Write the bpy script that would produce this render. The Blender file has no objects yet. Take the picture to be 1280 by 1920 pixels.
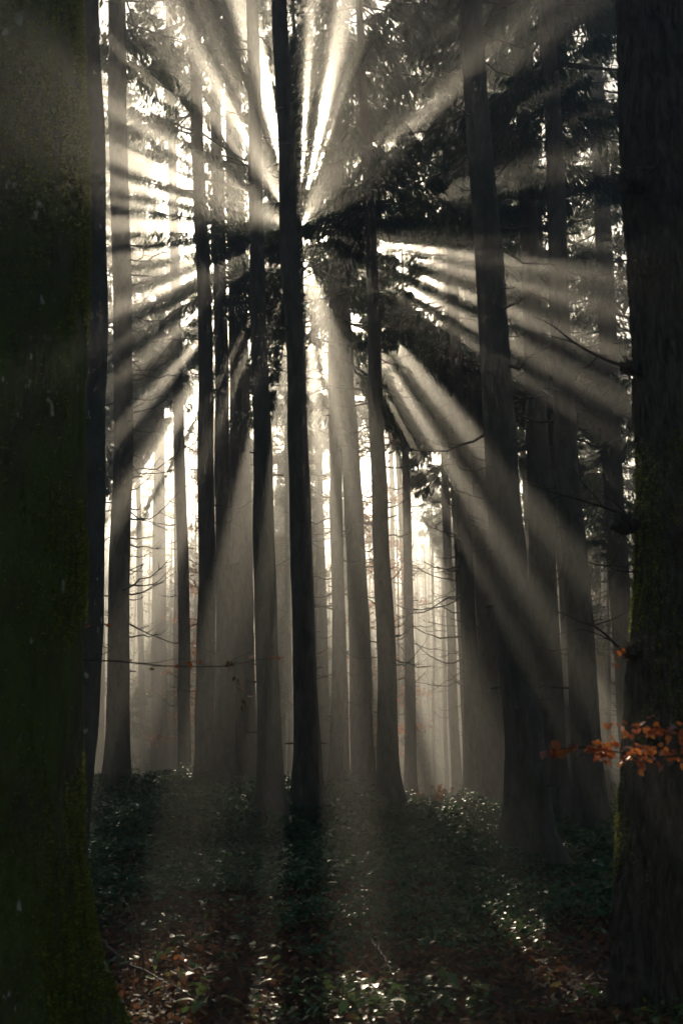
import bpy, math, random
import numpy as np
from mathutils import Matrix

rng = np.random.default_rng(11)
random.seed(11)
sc = bpy.context.scene
COL = sc.collection

# ------------------------------------------------------------------ camera
FPX = 2456.0                      # focal length in photograph pixels (1280 x 1920)
PITCH, ROLL = math.radians(12.0), math.radians(1.2)
CAM = np.array([0.0, 0.0, 1.6])
_r0 = np.array([1.0, 0, 0]); FW = np.array([0, math.cos(PITCH), math.sin(PITCH)])
_u0 = np.array([0, -math.sin(PITCH), math.cos(PITCH)])
RT = math.cos(ROLL) * _r0 - math.sin(ROLL) * _u0
UP = math.sin(ROLL) * _r0 + math.cos(ROLL) * _u0
cd = bpy.data.cameras.new('camera'); cam = bpy.data.objects.new('camera', cd); COL.objects.link(cam)
cd.sensor_fit = 'VERTICAL'; cd.sensor_height = 36.0; cd.sensor_width = 24.0
cd.lens = FPX / 1920 * 36.0
cd.clip_start = 0.05; cd.clip_end = 1500
cd.dof.use_dof = True; cd.dof.focus_distance = 24.0; cd.dof.aperture_fstop = 2.6
cam.matrix_world = Matrix(((RT[0], UP[0], -FW[0], CAM[0]), (RT[1], UP[1], -FW[1], CAM[1]),
                           (RT[2], UP[2], -FW[2], CAM[2]), (0, 0, 0, 1)))
sc.camera = cam

def ray(x, y):
    d = FW + RT * ((x - 640) / FPX) + UP * ((960 - y) / FPX)
    return d
def at(x, y, Y):                  # the point of the vertical plane at distance Y seen at pixel x, y
    d = ray(x, y); return CAM + d * (Y / d[1])
def project(P):
    q = np.asarray(P) - CAM; z = q @ FW
    return 640 + FPX * (q @ RT) / z, 960 - FPX * (q @ UP) / z, z

# ------------------------------------------------------------------ sky and sun
SX, SY = 560.0, 432.0
SUN = ray(SX, SY); SUN = SUN / np.linalg.norm(SUN)
ELEV = math.asin(SUN[2]); AZ = math.atan2(SUN[0], SUN[1])
w = bpy.data.worlds.new('World'); sc.world = w; w.use_nodes = True
nt = w.node_tree; bg = nt.nodes['Background']
sky = nt.nodes.new('ShaderNodeTexSky'); sky.sky_type = 'NISHITA'; sky.sun_disc = False
sky.sun_elevation = ELEV; sky.sun_rotation = AZ
sky.air_density = 1.3; sky.dust_density = 0.3; sky.ozone_density = 1.0
nt.links.new(sky.outputs[0], bg.inputs[0]); bg.inputs[1].default_value = 0.05
ld = bpy.data.lights.new('sun', 'SUN'); ld.energy = 5.0; ld.angle = math.radians(0.5); ld.color = (1.0, 0.84, 0.61)
lo = bpy.data.objects.new('sun', ld); COL.objects.link(lo)
from mathutils import Vector
lo.rotation_euler = Vector(SUN).to_track_quat('Z', 'Y').to_euler()
lo.location = (0, 0, 60)
sc.view_settings.view_transform = 'Standard'; sc.view_settings.look = 'None'
sc.view_settings.exposure = 0.6; sc.view_settings.gamma = 1.0; sc.view_settings.use_curve_mapping = False
cy = sc.cycles
cy.use_denoising = True; cy.use_adaptive_sampling = True; cy.adaptive_threshold = 0.02
cy.max_bounces = 5; cy.diffuse_bounces = 2; cy.glossy_bounces = 2; cy.transmission_bounces = 3
cy.volume_bounces = 0; cy.transparent_max_bounces = 6; cy.sample_clamp_indirect = 4.0
HAZE_DENSITY, HAZE_G = 0.0092, 0.83

# ------------------------------------------------------------------ numeric helpers
def _hash(i, j, k, s):
    n = (i.astype(np.int64) * 374761393 + j.astype(np.int64) * 668265263 + k.astype(np.int64) * 2147483647 + s * 1274126177) & 0xffffffff
    n = ((n ^ (n >> 13)) * 1274126177) & 0xffffffff
    return ((n ^ (n >> 16)) & 0xffff) / 65535.0
def vnoise(x, y, z, s=0):
    x, y, z = np.broadcast_arrays(np.asarray(x, float), np.asarray(y, float), np.asarray(z, float))
    i, j, k = np.floor(x), np.floor(y), np.floor(z)
    f, g, h = x - i, y - j, z - k
    f, g, h = (t * t * (3 - 2 * t) for t in (f, g, h))
    out = 0
    for a in (0, 1):
        for b in (0, 1):
            for c in (0, 1):
                out = out + _hash(i + a, j + b, k + c, s) * (f if a else 1 - f) * (g if b else 1 - g) * (h if c else 1 - h)
    return out
def fbm(x, y, z, s=0, o=4):
    a, t, n = 0.5, 0, 0
    for q in range(o):
        n = n + a * vnoise(x * 2 ** q, y * 2 ** q, z * 2 ** q, s + q); t += a; a *= 0.5
    return n / t

def link(o, parent=None):
    COL.objects.link(o)
    if parent is not None: o.parent = parent
    return o
def mesh(name, V, F, mat, parent=None, smooth=False, loc=None, mats=None, fmat=None):
    """V (n,3); F list of (m,k) index arrays, k = 3 or 4.  Vertices are stored relative to loc."""
    V = np.asarray(V, np.float32)
    if loc is not None: V = V - np.asarray(loc, np.float32)
    me = bpy.data.meshes.new(name)
    F = [np.asarray(f, np.int32) for f in F if len(f)]
    me.vertices.add(len(V)); me.vertices.foreach_set('co', V.ravel())
    nl = sum(f.size for f in F); npoly = sum(len(f) for f in F)
    me.loops.add(nl); me.polygons.add(npoly)
    me.loops.foreach_set('vertex_index', np.concatenate([f.ravel() for f in F]))
    tot = np.concatenate([np.full(len(f), f.shape[1], np.int32) for f in F])
    me.polygons.foreach_set('loop_start', np.concatenate([[0], np.cumsum(tot)[:-1]]).astype(np.int32))
    if smooth: me.polygons.foreach_set('use_smooth', np.ones(npoly, bool))
    for m_ in (mats or [mat]): me.materials.append(m_)
    if fmat is not None: me.polygons.foreach_set('material_index', np.asarray(fmat, np.int32))
    me.update(calc_edges=True); me.validate()
    o = bpy.data.objects.new(name, me)
    link(o, parent)
    if parent is None and loc is not None: o.location = loc
    return o
def tag(o, label=None, cat=None, group=None, kind=None):
    for k, v in (('label', label), ('category', cat), ('group', group), ('kind', kind)):
        if v: o[k] = v
    return o
def empty(name, loc, label, cat, group=None):
    o = bpy.data.objects.new(name, None); link(o); o.location = loc; o.empty_display_size = 0.3
    return tag(o, label, cat, group)

class MB:
    """collects pieces into one mesh"""
    def __init__(s): s.V = []; s.F = []; s.n = 0
    def add(s, V, F):
        V = np.asarray(V, float)
        for f in F: s.F.append(np.asarray(f, np.int64) + s.n)
        s.V.append(V); s.n += len(V)
    def build(s, name, mat, parent=None, smooth=True, loc=None):
        by = {}
        for f in s.F: by.setdefault(f.shape[1], []).append(f)
        return mesh(name, np.concatenate(s.V), [np.concatenate(v) for v in by.values()], mat, parent, smooth, loc)

def tube(P, R, n=6, cap=True):
    P = np.asarray(P, float); R = np.broadcast_to(np.asarray(R, float), (len(P),))
    T = np.gradient(P, axis=0); T /= np.linalg.norm(T, axis=1)[:, None] + 1e-12
    a = np.array([0, 0, 1.0]) if abs(T[0, 2]) < 0.8 else np.array([1.0, 0, 0])
    N = np.cross(T, a); N /= np.linalg.norm(N, axis=1)[:, None] + 1e-12
    B = np.cross(T, N)
    th = np.arange(n) * 2 * math.pi / n
    V = P[:, None] + R[:, None, None] * (np.cos(th)[None, :, None] * N[:, None] + np.sin(th)[None, :, None] * B[:, None])
    m = len(P); idx = np.arange(m * n).reshape(m, n); nx = np.roll(idx, -1, 1)
    Q = np.stack([idx[:-1], nx[:-1], nx[1:], idx[1:]], -1).reshape(-1, 4)
    V = V.reshape(-1, 3); F = [Q]
    if cap:
        V = np.concatenate([V, P[-1:] + T[-1:] * R[-1]]); k = m * n
        F.append(np.stack([idx[-1], nx[-1], np.full(n, k)], -1))
    return V, F

# sun-plane coordinates: where a point falls when looked at along the sun's direction
E1 = RT - SUN * (RT @ SUN); E1 /= np.linalg.norm(E1)
E2 = UP - SUN * (UP @ SUN) - E1 * (UP @ E1); E2 /= np.linalg.norm(E2)
def uv(P):
    q = np.asarray(P) - CAM
    return q @ E1, q @ E2
def pix_uv(x, y, Y): return uv(at(x, y, Y))

# ------------------------------------------------------------------ ground heights
_PD = np.array([-60, 0, 10, 14, 18, 22, 26, 32, 40, 50, 80, 160, 300.])
_PZ = np.array([-.6, -.05, .02, .32, .62, .90, 1.07, 1.18, 1.17, 1.05, .6, -.2, -1.])
def terr(x, y):
    x = np.asarray(x, float); y = np.asarray(y, float)
    z = np.interp(y, _PD, _PZ)
    z = z - 0.085 * np.clip(x, -7, 6) * np.clip((y - 9) / 16, 0, 1)
    z = z + 0.10 * (vnoise(x * .35, y * .35, 0, 5) - .5) + .05 * (vnoise(x * 1.1, y * 1.1, 0, 9) - .5)
    return z

# ------------------------------------------------------------------ gaps in the canopy (in the sun plane, metres from the camera's sun line)
# angle centre, half width (degrees, anticlockwise from the right), inner and outer distance, how open
WEDGES = [
    # above the sun
    (103.6, 2.7, .2, 5.2, .95), (111, 8, .12, 1.1, .95), (116, 9, .3, 1.2, .85), (146, 12, .15, .6, .8), (62, 8, .10, .5, .8), (120, 1.5, 2.0, 4.4, .8), (128, 1.4, 2.2, 4.2, .7), (135, 1.2, 2.2, 4.4, .7),
    (86.2, 1.0, 1.0, 4.2, .8), (77.5, 2.2, .9, 4.4, .9), (72, .8, 1.2, 3.8, .8), (48.5, .9, 1.0, 3.0, .9), (37.5, .7, 1.0, 2.8, .9),
    (9, .7, 1.0, 2.8, .62), (21, .6, 1.1, 2.6, .58), (-2, .6, 1.4, 3.2, .58),
    # right
    (-8.5, 1.0, 2.6, 5.2, .95), (-13.5, .7, 2.6, 5.0, .9), (-21, .9, 3.2, 6, .9), (-28, 1.1, 3.6, 7, .95), (-33, .6, 4, 7, .6),
    (-50, 1.9, 4.2, 5.5, .95), (-57.5, 1.1, 4.2, 5.5, .9), (-62, .6, 3.5, 5.3, .7),
    # below
    (-70.5, 2.0, 3.0, 4.8, .72), (-77.5, 1.9, 2.6, 4.4, .8), (-84.5, 1.4, 2.5, 4.2, .7), (-96, 1.1, 2.6, 4.2, .7), (-80, 9, .7, 1.5, .6),
    (-71.5, 4.6, 8.8, 34, 1.0), (-79, 1.2, 10.5, 32, .9), (-85, 1.7, 11, 32, .95), (-91, 1.0, 11, 32, .8), (-97, 1.3, 10.5, 32, .9),
    (-114.8, 4.2, 7.2, 34, 1.0), (-122, 2.2, 8, 34, .95), (-58, 1.8, 12, 32, .6),
    # left
    (-114, 1.5, 3.6, 6.2, .95), (-124, 1.6, 3.2, 6.0, .95), (-133, .9, 3.1, 5.8, .8), (-140.5, .8, 2.8, 5.4, .7),
    (157.5, 2.4, 2.5, 5.2, .95), (165.5, 1.1, 2.5, 5.2, .9), (171.5, .8, 2.6, 4.8, .7), (178.5, 1.9, 2.5, 5.2, .95), (189.5, 1.5, 2.6, 5.2, .92),
    (184, .8, 2.8, 5, .62), (196, .8, 2.8, 5, .62), (203, 1.3, 2.6, 5.2, .95), (211, .6, 2.6, 4.8, .6), (147, .9, 2.6, 4.6, .6),
]
DISKS = []            # u, v, radius
def sunspot(x, y, Y, rad): u, v = pix_uv(x, y, Y); DISKS.append((float(u), float(v), rad))
def groundspot(x, y, rad):
    # walk down the pixel's ray to the ground
    d = ray(x, y); t = np.linspace(5, 60, 2200); P = CAM + d * t[:, None]
    hit = P[:, 2] < terr(P[:, 0], P[:, 1]) + .12
    i = int(np.argmax(hit)) if hit.any() else int(np.argmin(np.abs(P[:, 1] - 30)))
    if not hit.any(): P[i, 2] = terr(P[i, 0], P[i, 1]) + .2
    u, v = uv(P[i]); DISKS.append((float(u), float(v), rad * (1.3 if P[i, 1] < 15 else 1.1) + .03))
for g in [(182, 1478, .4), (262, 1484, .4), (320, 1490, .2), (820, 1508, .75), (862, 1518, .5), (690, 1535, .32), (905, 1555, .2),
          (290, 1835, .3), (345, 1848, .28), (325, 1825, .12), (315, 1870, .14), (500, 1845, .2), (525, 1872, .15),
          (740, 1878, .32), (790, 1862, .26), (690, 1890, .2), (830, 1905, .12), (770, 1892, .2), (715, 1862, .18), (845, 1870, .14), (650, 1902, .15), (470, 1835, .1), (282, 1856, .18), (880, 1850, .12), (700, 1705, .1), (960, 1730, .15), (1010, 1790, .15), (365, 1735, .05)]:
    groundspot(*g)
for g in [(1150, 1400, 8.0, .22), (1205, 1405, 8.0, .13), (1172, 1230, 10, .10), (1178, 1190, 10, .08), (1182, 1140, 10, .07)]:
    sunspot(*g)
# the sunny edge of the mossy trunk
for y in (240, 1010, 1070, 1130, 1190, 1250, 1680):
    xx = np.interp(y, [0, 400, 1000, 1400, 1650, 1760, 1900], [152, 160, 158, 152, 150, 168, 245])
    sunspot(xx + 9, y, 9.0, .045)

def is_open(u, v, jit=True):
    r = np.hypot(u, v); th = np.degrees(np.arctan2(v, u))
    n1 = fbm(u * 1.6, v * 1.6, 3.3, 21, 2); n2 = .5 * vnoise(u * 2.2, v * 2.2, 8.1, 31) + .5 * vnoise(u * 6.5, v * 6.5, 1.7, 33)
    th2 = th + (n1 - .5) * 3.0
    op = np.zeros(u.shape, bool)
    for c, hw, r0, r1, st in WEDGES:
        d = np.abs((th2 - c + 180) % 360 - 180)
        ok = (d < hw) & (r > r0 * (.8 + .5 * n1)) & (r < r1) & (n2 < st)
        op |= ok
    n3 = fbm(u * 2.4, v * 2.4, 6.6, 51, 2)
    op |= (n3 > .75) & (r > 2.7) & (r < 8) & (v > -2.6)      # stray little gaps
    op |= (n3 > .68) & (r > .35) & (r < 1.9) & (u > -.1) & (v > -.4)
    for du, dv, rad in DISKS:
        op |= (u - du) ** 2 + (v - dv) ** 2 < rad * rad
    return op

# ------------------------------------------------------------------ materials
def nodes(name):
    m = bpy.data.materials.new(name); m.use_nodes = True
    t = m.node_tree; b = t.nodes['Principled BSDF']; return m, t, b
def ramp(t, fac, stops):
    r = t.nodes.new('ShaderNodeValToRGB'); t.links.new(fac, r.inputs[0]); e = r.color_ramp.elements
    while len(e) > 1: e.remove(e[0])
    e[0].position = stops[0][0]; e[0].color = (*stops[0][1], 1)
    for p, c in stops[1:]:
        q = e.new(p); q.color = (*c, 1)
    return r.outputs[0]
def noise(t, vec, scale, detail=4, rough=.6, dist=0):
    n = t.nodes.new('ShaderNodeTexNoise'); n.inputs['Scale'].default_value = scale; n.inputs['Detail'].default_value = detail
    n.inputs['Roughness'].default_value = rough; n.inputs['Distortion'].default_value = dist
    if vec is not None: t.links.new(vec, n.inputs['Vector'])
    return n.outputs['Fac']
def mapping(t, sx, sy, sz, rnd=True):
    c = t.nodes.new('ShaderNodeTexCoord'); mp = t.nodes.new('ShaderNodeMapping'); mp.inputs['Scale'].default_value = (sx, sy, sz)
    t.links.new(c.outputs['Object'], mp.inputs['Vector'])
    if rnd:
        oi = t.nodes.new('ShaderNodeObjectInfo'); ml = t.nodes.new('ShaderNodeMath'); ml.operation = 'MULTIPLY'; ml.inputs[1].default_value = 37
        t.links.new(oi.outputs['Random'], ml.inputs[0]); t.links.new(ml.outputs[0], mp.inputs['Location'])
    return mp.outputs[0]
def mix(t, f, a, b):
    n = t.nodes.new('ShaderNodeMix'); n.data_type = 'RGBA'
    for s, i in ((f, 0), (a, 6), (b, 7)):
        if hasattr(s, 'links') or hasattr(s, 'is_linked'): t.links.new(s, n.inputs[i])
        elif i == 0: n.inputs[0].default_value = s
        else: n.inputs[i].default_value = (*s, 1)
    return n.outputs[2]
def bump(t, b, h, st, dist):
    n = t.nodes.new('ShaderNodeBump'); n.inputs['Strength'].default_value = st; n.inputs['Distance'].default_value = dist
    t.links.new(h, n.inputs['Height']); t.links.new(n.outputs[0], b.inputs['Normal'])

def bark(name, dark, light, moss=None, mossamt=.5, lichen=False, zs=3.0, xs=9):
    m, t, b = nodes(name)
    v = mapping(t, xs, xs, zs); f = noise(t, v, 1.0, 6, .65, .6)
    col = ramp(t, f, [(.3, dark), (.7, light)])
    v2 = mapping(t, 1, 1, .6)
    if moss:
        g = noise(t, v2, 2.2, 6, .7)
        mf = ramp(t, g, [(mossamt - .12, (0, 0, 0)), (mossamt + .12, (1, 1, 1))])
        col = mix(t, mf, col, moss)
    if lichen:
        l = noise(t, v2, 9.0, 3, .5); lf = ramp(t, l, [(.67, (0, 0, 0)), (.71, (1, 1, 1))])
        col = mix(t, lf, col, (.42, .45, .38))
    t.links.new(col, b.inputs['Base Color']); b.inputs['Roughness'].default_value = .9
    b.inputs['Specular IOR Level'].default_value = .25
    h = noise(t, mapping(t, xs * 1.6, xs * 1.6, zs * 1.5), 1.0, 5, .7, .8)
    bump(t, b, h, 1.0, .05)
    return m
M = {}
M['spruce_bark'] = bark('spruce_bark', (.018, .015, .012), (.19, .155, .125), moss=(.05, .06, .03), mossamt=.64)
M['spruce_bark_pale'] = bark('spruce_bark_pale', (.05, .045, .038), (.16, .14, .115), moss=(.05, .06, .03), mossamt=.62)
M['mossy_bark'] = bark('mossy_bark', (.028, .024, .015), (.11, .095, .055), moss=(.07, .11, .016), mossamt=.47, lichen=True, zs=4, xs=8)
M['rough_bark'] = bark('rough_bark', (.012, .010, .009), (.19, .165, .13), moss=(.04, .06, .03), mossamt=.62, zs=5, xs=22)
M['beech_bark'] = bark('beech_bark', (.06, .06, .055), (.14, .14, .12), moss=(.04, .05, .03), mossamt=.55, lichen=True, zs=5, xs=7)
def simple(name, c1, c2, rough=.85, scale=9):
    m, t, b = nodes(name)
    f = noise(t, mapping(t, 1, 1, 1), scale, 4)
    t.links.new(ramp(t, f, [(.35, c1), (.65, c2)]), b.inputs['Base Color']); b.inputs['Roughness'].default_value = rough
    return m
M['dead_wood'] = simple('dead_wood', (.03, .025, .02), (.09, .075, .06))
M['twig'] = simple('twig', (.03, .022, .016), (.075, .055, .04), .7)

def leafmat(name, stops, trans=.35, rough=.45, spec=.5, coat=0.):
    m, t, b = nodes(name)
    g = t.nodes.new('ShaderNodeNewGeometry')
    c = ramp(t, g.outputs['Random Per Island'], stops)
    t.links.new(c, b.inputs['Base Color']); b.inputs['Roughness'].default_value = rough
    b.inputs['Specular IOR Level'].default_value = spec
    if coat: b.inputs['Coat Weight'].default_value = coat; b.inputs['Coat Roughness'].default_value = .3
    tr = t.nodes.new('ShaderNodeBsdfTranslucent'); mx = t.nodes.new('ShaderNodeMixShader'); mx.inputs[0].default_value = trans
    gm = t.nodes.new('ShaderNodeGamma'); gm.inputs[1].default_value = .75; t.links.new(c, gm.inputs[0]); t.links.new(gm.outputs[0], tr.inputs[0])
    out = t.nodes['Material Output']
    t.links.new(b.outputs[0], mx.inputs[1]); t.links.new(tr.outputs[0], mx.inputs[2]); t.links.new(mx.outputs[0], out.inputs['Surface'])
    return m
M['needles'] = leafmat('needles', [(0, (.018, .04, .014)), (.5, (.03, .065, .018)), (.85, (.055, .09, .02)), (1, (.11, .11, .025))], .42, .55, .3)
M['autumn_leaf'] = leafmat('autumn_leaf', [(0, (.28, .05, .012)), (.35, (.60, .12, .015)), (.7, (.52, .16, .03)), (.88, (.40, .08, .03)), (1, (.32, .20, .18))], .55, .4)
M['bramble'] = leafmat('bramble', [(0, (.016, .06, .026)), (.6, (.03, .105, .04)), (.9, (.055, .13, .035)), (1, (.10, .06, .02))], .3, .45, .25)
M['litter'] = leafmat('litter', [(0, (.05, .024, .014)), (.4, (.12, .05, .026)), (.75, (.20, .07, .03)), (.92, (.27, .15, .08)), (1, (.20, .18, .05))], .3, .6, .15)
M['herb'] = leafmat('herb', [(0, (.04, .10, .02)), (.6, (.08, .16, .035)), (.95, (.12, .16, .04)), (1, (.3, .26, .03))], .4, .3, .6)
M['moss'] = leafmat('moss', [(0, (.06, .09, .012)), (.6, (.16, .19, .02)), (1, (.45, .45, .05))], .65, .8, .2)
m, t, b = nodes('forest_soil')
f = noise(t, mapping(t, 1, 1, 1, False), 3.0, 8, .7)
t.links.new(ramp(t, f, [(.3, (.018, .012, .008)), (.55, (.045, .025, .015)), (.75, (.03, .04, .018))]), b.inputs['Base Color']); b.inputs['Roughness'].default_value = .95
bump(t, b, noise(t, mapping(t, 1, 1, 1, False), 14, 5, .7), .8, .04)
M['soil'] = m

# ------------------------------------------------------------------ ground
gx = np.unique(np.concatenate([np.linspace(-140, -22, 24), np.linspace(-22, 22, 150), np.linspace(22, 140, 24)]))
gy = np.unique(np.concatenate([np.linspace(-60, 4, 16), np.linspace(4, 46, 170), np.linspace(46, 170, 60)]))
X, Y = np.meshgrid(gx, gy); Z = terr(X, Y)
I = np.arange(X.size).reshape(X.shape)
tag(mesh('ground', np.stack([X, Y, Z], -1).reshape(-1, 3), [np.stack([I[:-1, :-1], I[:-1, 1:], I[1:, 1:], I[1:, :-1]], -1).reshape(-1, 4)], M['soil'], smooth=True), kind='structure')

# ------------------------------------------------------------------ trees
def dead_branch(base, az, L, sag, lift, r0, rr, twigs=5):
    b = MB(); s = np.linspace(0, 1, 9)
    out = np.array([math.cos(az), math.sin(az), 0]); side = np.array([-out[1], out[0], 0])
    wob = np.cumsum(rr.normal(size=9)) * .05 * L; wob -= wob[0]; kz = np.cumsum(rr.normal(size=9)) * .03 * L; kz -= kz[0]
    P = base + out * (L * s)[:, None] + side * wob[:, None] + np.array([0, 0, 1]) * (L * (-sag * s + lift * s ** 2.2) + kz)[:, None]
    b.add(*tube(P, r0 * (1 - .8 * s) * (.8 + .4 * rr.random(9)), 5))
    for q in range(twigs):
        k = .3 + .65 * rr.random(); p = np.array([np.interp(k, s, P[:, i]) for i in range(3)])
        sg = rr.choice([-1, 1]); l = L * (.12 + .25 * rr.random()) * (1.1 - k * .5)
        d = out * (.6 + .3 * rr.random()) + side * sg * (.4 + .5 * rr.random()) + np.array([0, 0, -.25 + .7 * rr.random()])
        s2 = np.linspace(0, 1, 4); Q = p + d * (l * s2)[:, None] + np.array([0, 0, 1]) * (.15 * l * s2 ** 2)[:, None]
        b.add(*tube(Q, r0 * .32 * (1 - .7 * s2), 3))
    return b

def crown_sprays(axis, zs, cb, H, R, count, rr, size=1.0, cull=True, sparse=0.0):
    """needle sprays hanging from whorled boughs; returns (V, F, bough tubes)"""
    wh = np.arange(cb, H - .3, .5); boughs = []; Lall = []
    for z in wh:
        tt = (z - cb) / (H - cb)
        for q in range(rr.integers(3, 6)):
            L = R * ((1 - tt) ** .7) * (.65 + .5 * rr.random()) * (.75 + .25 * min(1, tt * 6)) + .25
            boughs.append((z + rr.random() * .35, rr.random() * 6.283, L, .18 + .35 * rr.random() * (1 - tt * .6), .25 * rr.random()))
    B = np.array(boughs); pr = B[:, 2] ** 1.5; pr /= pr.sum()
    pick = rr.choice(len(B), count, p=pr); b = B[pick]
    s = .12 + .88 * np.sqrt(rr.random(count)); L = b[:, 2]
    out = np.stack([np.cos(b[:, 1]), np.sin(b[:, 1]), 0 * s], -1); side = np.stack([-out[:, 1], out[:, 0], 0 * s], -1)
    ax = np.stack([np.interp(b[:, 0], zs, axis[:, i]) for i in range(2)], -1)
    lat = (rr.random(count) * 2 - 1) * (.34 * L * (1 - s) + .10) * (.4 + .9 * s)
    P = np.zeros((count, 3)); P[:, :2] = ax; P[:, 2] = b[:, 0]
    P += out * (L * s)[:, None] + side * lat[:, None]
    P[:, 2] += L * (-b[:, 3] * s + b[:, 4] * s ** 2) - np.abs(lat) * .35 - rr.random(count) * .12 * size
    D = out * (.1 + .6 * rr.random(count))[:, None] + side * (np.sign(lat) * .5 * rr.random(count))[:, None]
    D[:, 2] -= .35 + .9 * rr.random(count)
    D += (rr.random((count, 3)) - .5) * .5
    D /= np.linalg.norm(D, axis=1)[:, None]
    ln = (.10 + .18 * rr.random(count)) * size; wd = ln * (.20 + .20 * rr.random(count))
    keep = np.ones(count, bool)
    if cull:
        C = P + D * (ln * .5)[:, None]
        u, v = uv(C); keep &= ~is_open(u, v)
        u, v = uv(P + D * (ln * .95)[:, None]); keep &= ~is_open(u, v)
        u, v = uv(P + D * (ln * .05)[:, None]); keep &= ~is_open(u, v)
    if sparse > 0: keep &= fbm(P[:, 0] * 1.1, P[:, 1] * 1.1, P[:, 2] * 1.1, 77, 2) > sparse + np.where(P[:, 0] > .07 * P[:, 1], .07, 0)
    P, D, ln, wd = P[keep], D[keep], ln[keep], wd[keep]; n = len(P)
    W = np.cross(D, rr.normal(size=(n, 3))); W /= np.linalg.norm(W, axis=1)[:, None] + 1e-9
    nrm = np.cross(D, W)
    V = np.stack([P, P + D * (ln * .45)[:, None] + W * (wd * .5)[:, None] + nrm * (wd * .15)[:, None], P + D * ln[:, None],
                  P + D * (ln * .5)[:, None] - W * (wd * .5)[:, None] + nrm * (wd * .15)[:, None]], 1).reshape(-1, 3)
    F = np.arange(n * 4).reshape(n, 4)
    tb = MB()
    for z, az, L_, sg, lf in boughs:
        q = np.linspace(0, 1, 5); o = np.array([math.cos(az), math.sin(az), 0])
        a = np.array([np.interp(z, zs, axis[:, 0]), np.interp(z, zs, axis[:, 1]), z])
        Q = a + o * (L_ * q)[:, None]; Q[:, 2] += L_ * (-sg * q + lf * q ** 2)
        uu, vv = uv(Q[1:])
        if cull and is_open(uu, vv).mean() > .15: continue
        tb.add(*tube(Q, .03 * (1 - .8 * q) * (.6 + L_ * .25), 4, False))
    return V, F, tb

def trunk_path(pts, d, H):
    P = []; R = []
    for x, y, wpx in pts:
        p = at(x, y, d); P.append(p); R.append(wpx / 2 * ((p - CAM) @ FW) / FPX)
    P = np.array(P); R = np.array(R)
    o = np.argsort(P[:, 2]); P, R = P[o], R[o]
    dirb = (P[1] - P[0]) / max(P[1, 2] - P[0, 2], .1)
    zb = float(terr(P[0, 0], d)) - .25
    if P[0, 2] > zb:
        nb = P[0] + np.clip(dirb, -.08, 1.0) * (zb - P[0, 2]); nb[1] = d; P = np.vstack([nb, P]); R = np.concatenate([[R[0]], R])
    dirt = (P[-1] - P[0]) / (P[-1, 2] - P[0, 2])
    if H > P[-1, 2] + .5:
        k = np.array([.5, 1.0])
        for q in k: P = np.vstack([P, P[-1] * 0 + (P[-1] if q == .5 else P[-2]) + dirt * (H - (P[-1, 2] if q == .5 else P[-2, 2])) * q])
        R = np.concatenate([R, [R[-1] * .6, .03]])
    return P, R

def trunk_mesh(P, R, nseg=20, dz=.3, rough=.05, flare=.45, seed=0, ridge=0, zfine=None):
    zb, zt = P[0, 2], P[-1, 2]
    zs = np.arange(zb, zt, dz) if zfine is None else np.concatenate([np.arange(zb, zfine, dz), np.arange(zfine, zt, dz * 4)])
    ax = np.stack([np.interp(zs, P[:, 2], P[:, i]) for i in range(2)], -1)
    # gentle smoothing so that the axis has no kinks
    for _ in range(2): ax[1:-1] = (ax[:-2] + ax[1:-1] * 2 + ax[2:]) / 4
    ax = ax + .16 * np.stack([fbm(zs * .22, seed * 3.1, 0, 7, 3) - .5, fbm(zs * .22, seed * 5.3, 4, 8, 3) - .5], -1) * min(1, .3 / max(R[0], .1)) * 1.2
    rr_ = np.interp(zs, P[:, 2], R)
    th = np.arange(nseg) * 2 * math.pi / nseg
    h = zs - zb - .25
    lob = .5 + .5 * np.cos(th[None] * 5 + seed * 1.7 + .6 * np.sin(th[None] * 2 + seed))
    fl = 1 + flare * np.exp(-np.clip(h, 0, None) / .42)[:, None] * (.2 + 1.15 * lob ** 1.6)
    nx, ny = np.cos(th), np.sin(th)
    wb = np.median(rr_[: max(3, len(rr_) // 2)])
    n = fbm(nx[None] * 1.2 + seed, ny[None] * 1.2, zs[:, None] * .8, seed, 3) - .5
    n2 = fbm(nx[None] * 7 * wb / .25, ny[None] * 7 * wb / .25, zs[:, None] * 2.2, seed + 3, 3) - .5
    f = fl * (1 + rough * 1.6 * n + rough * n2)
    if ridge:
        c = np.clip(6 * np.abs(fbm(nx[None] * 10 * wb / .4, ny[None] * 10 * wb / .4, zs[:, None] * 4.5 + 1.5 * np.sin(th[None] * 3), seed + 9, 3) - .5), 0, 1)
        f = f * (1 + ridge * (c - .6))
    rad = rr_[:, None] * f
    V = np.stack([ax[:, :1] + rad * nx[None], ax[:, 1:] + rad * ny[None], np.broadcast_to(zs[:, None], rad.shape)], -1)
    m = len(zs); I = np.arange(m * nseg).reshape(m, nseg); J = np.roll(I, -1, 1)
    F = [np.stack([I[:-1], J[:-1], J[1:], I[1:]], -1).reshape(-1, 4)]
    return V.reshape(-1, 3), F, ax, zs, rr_

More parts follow.
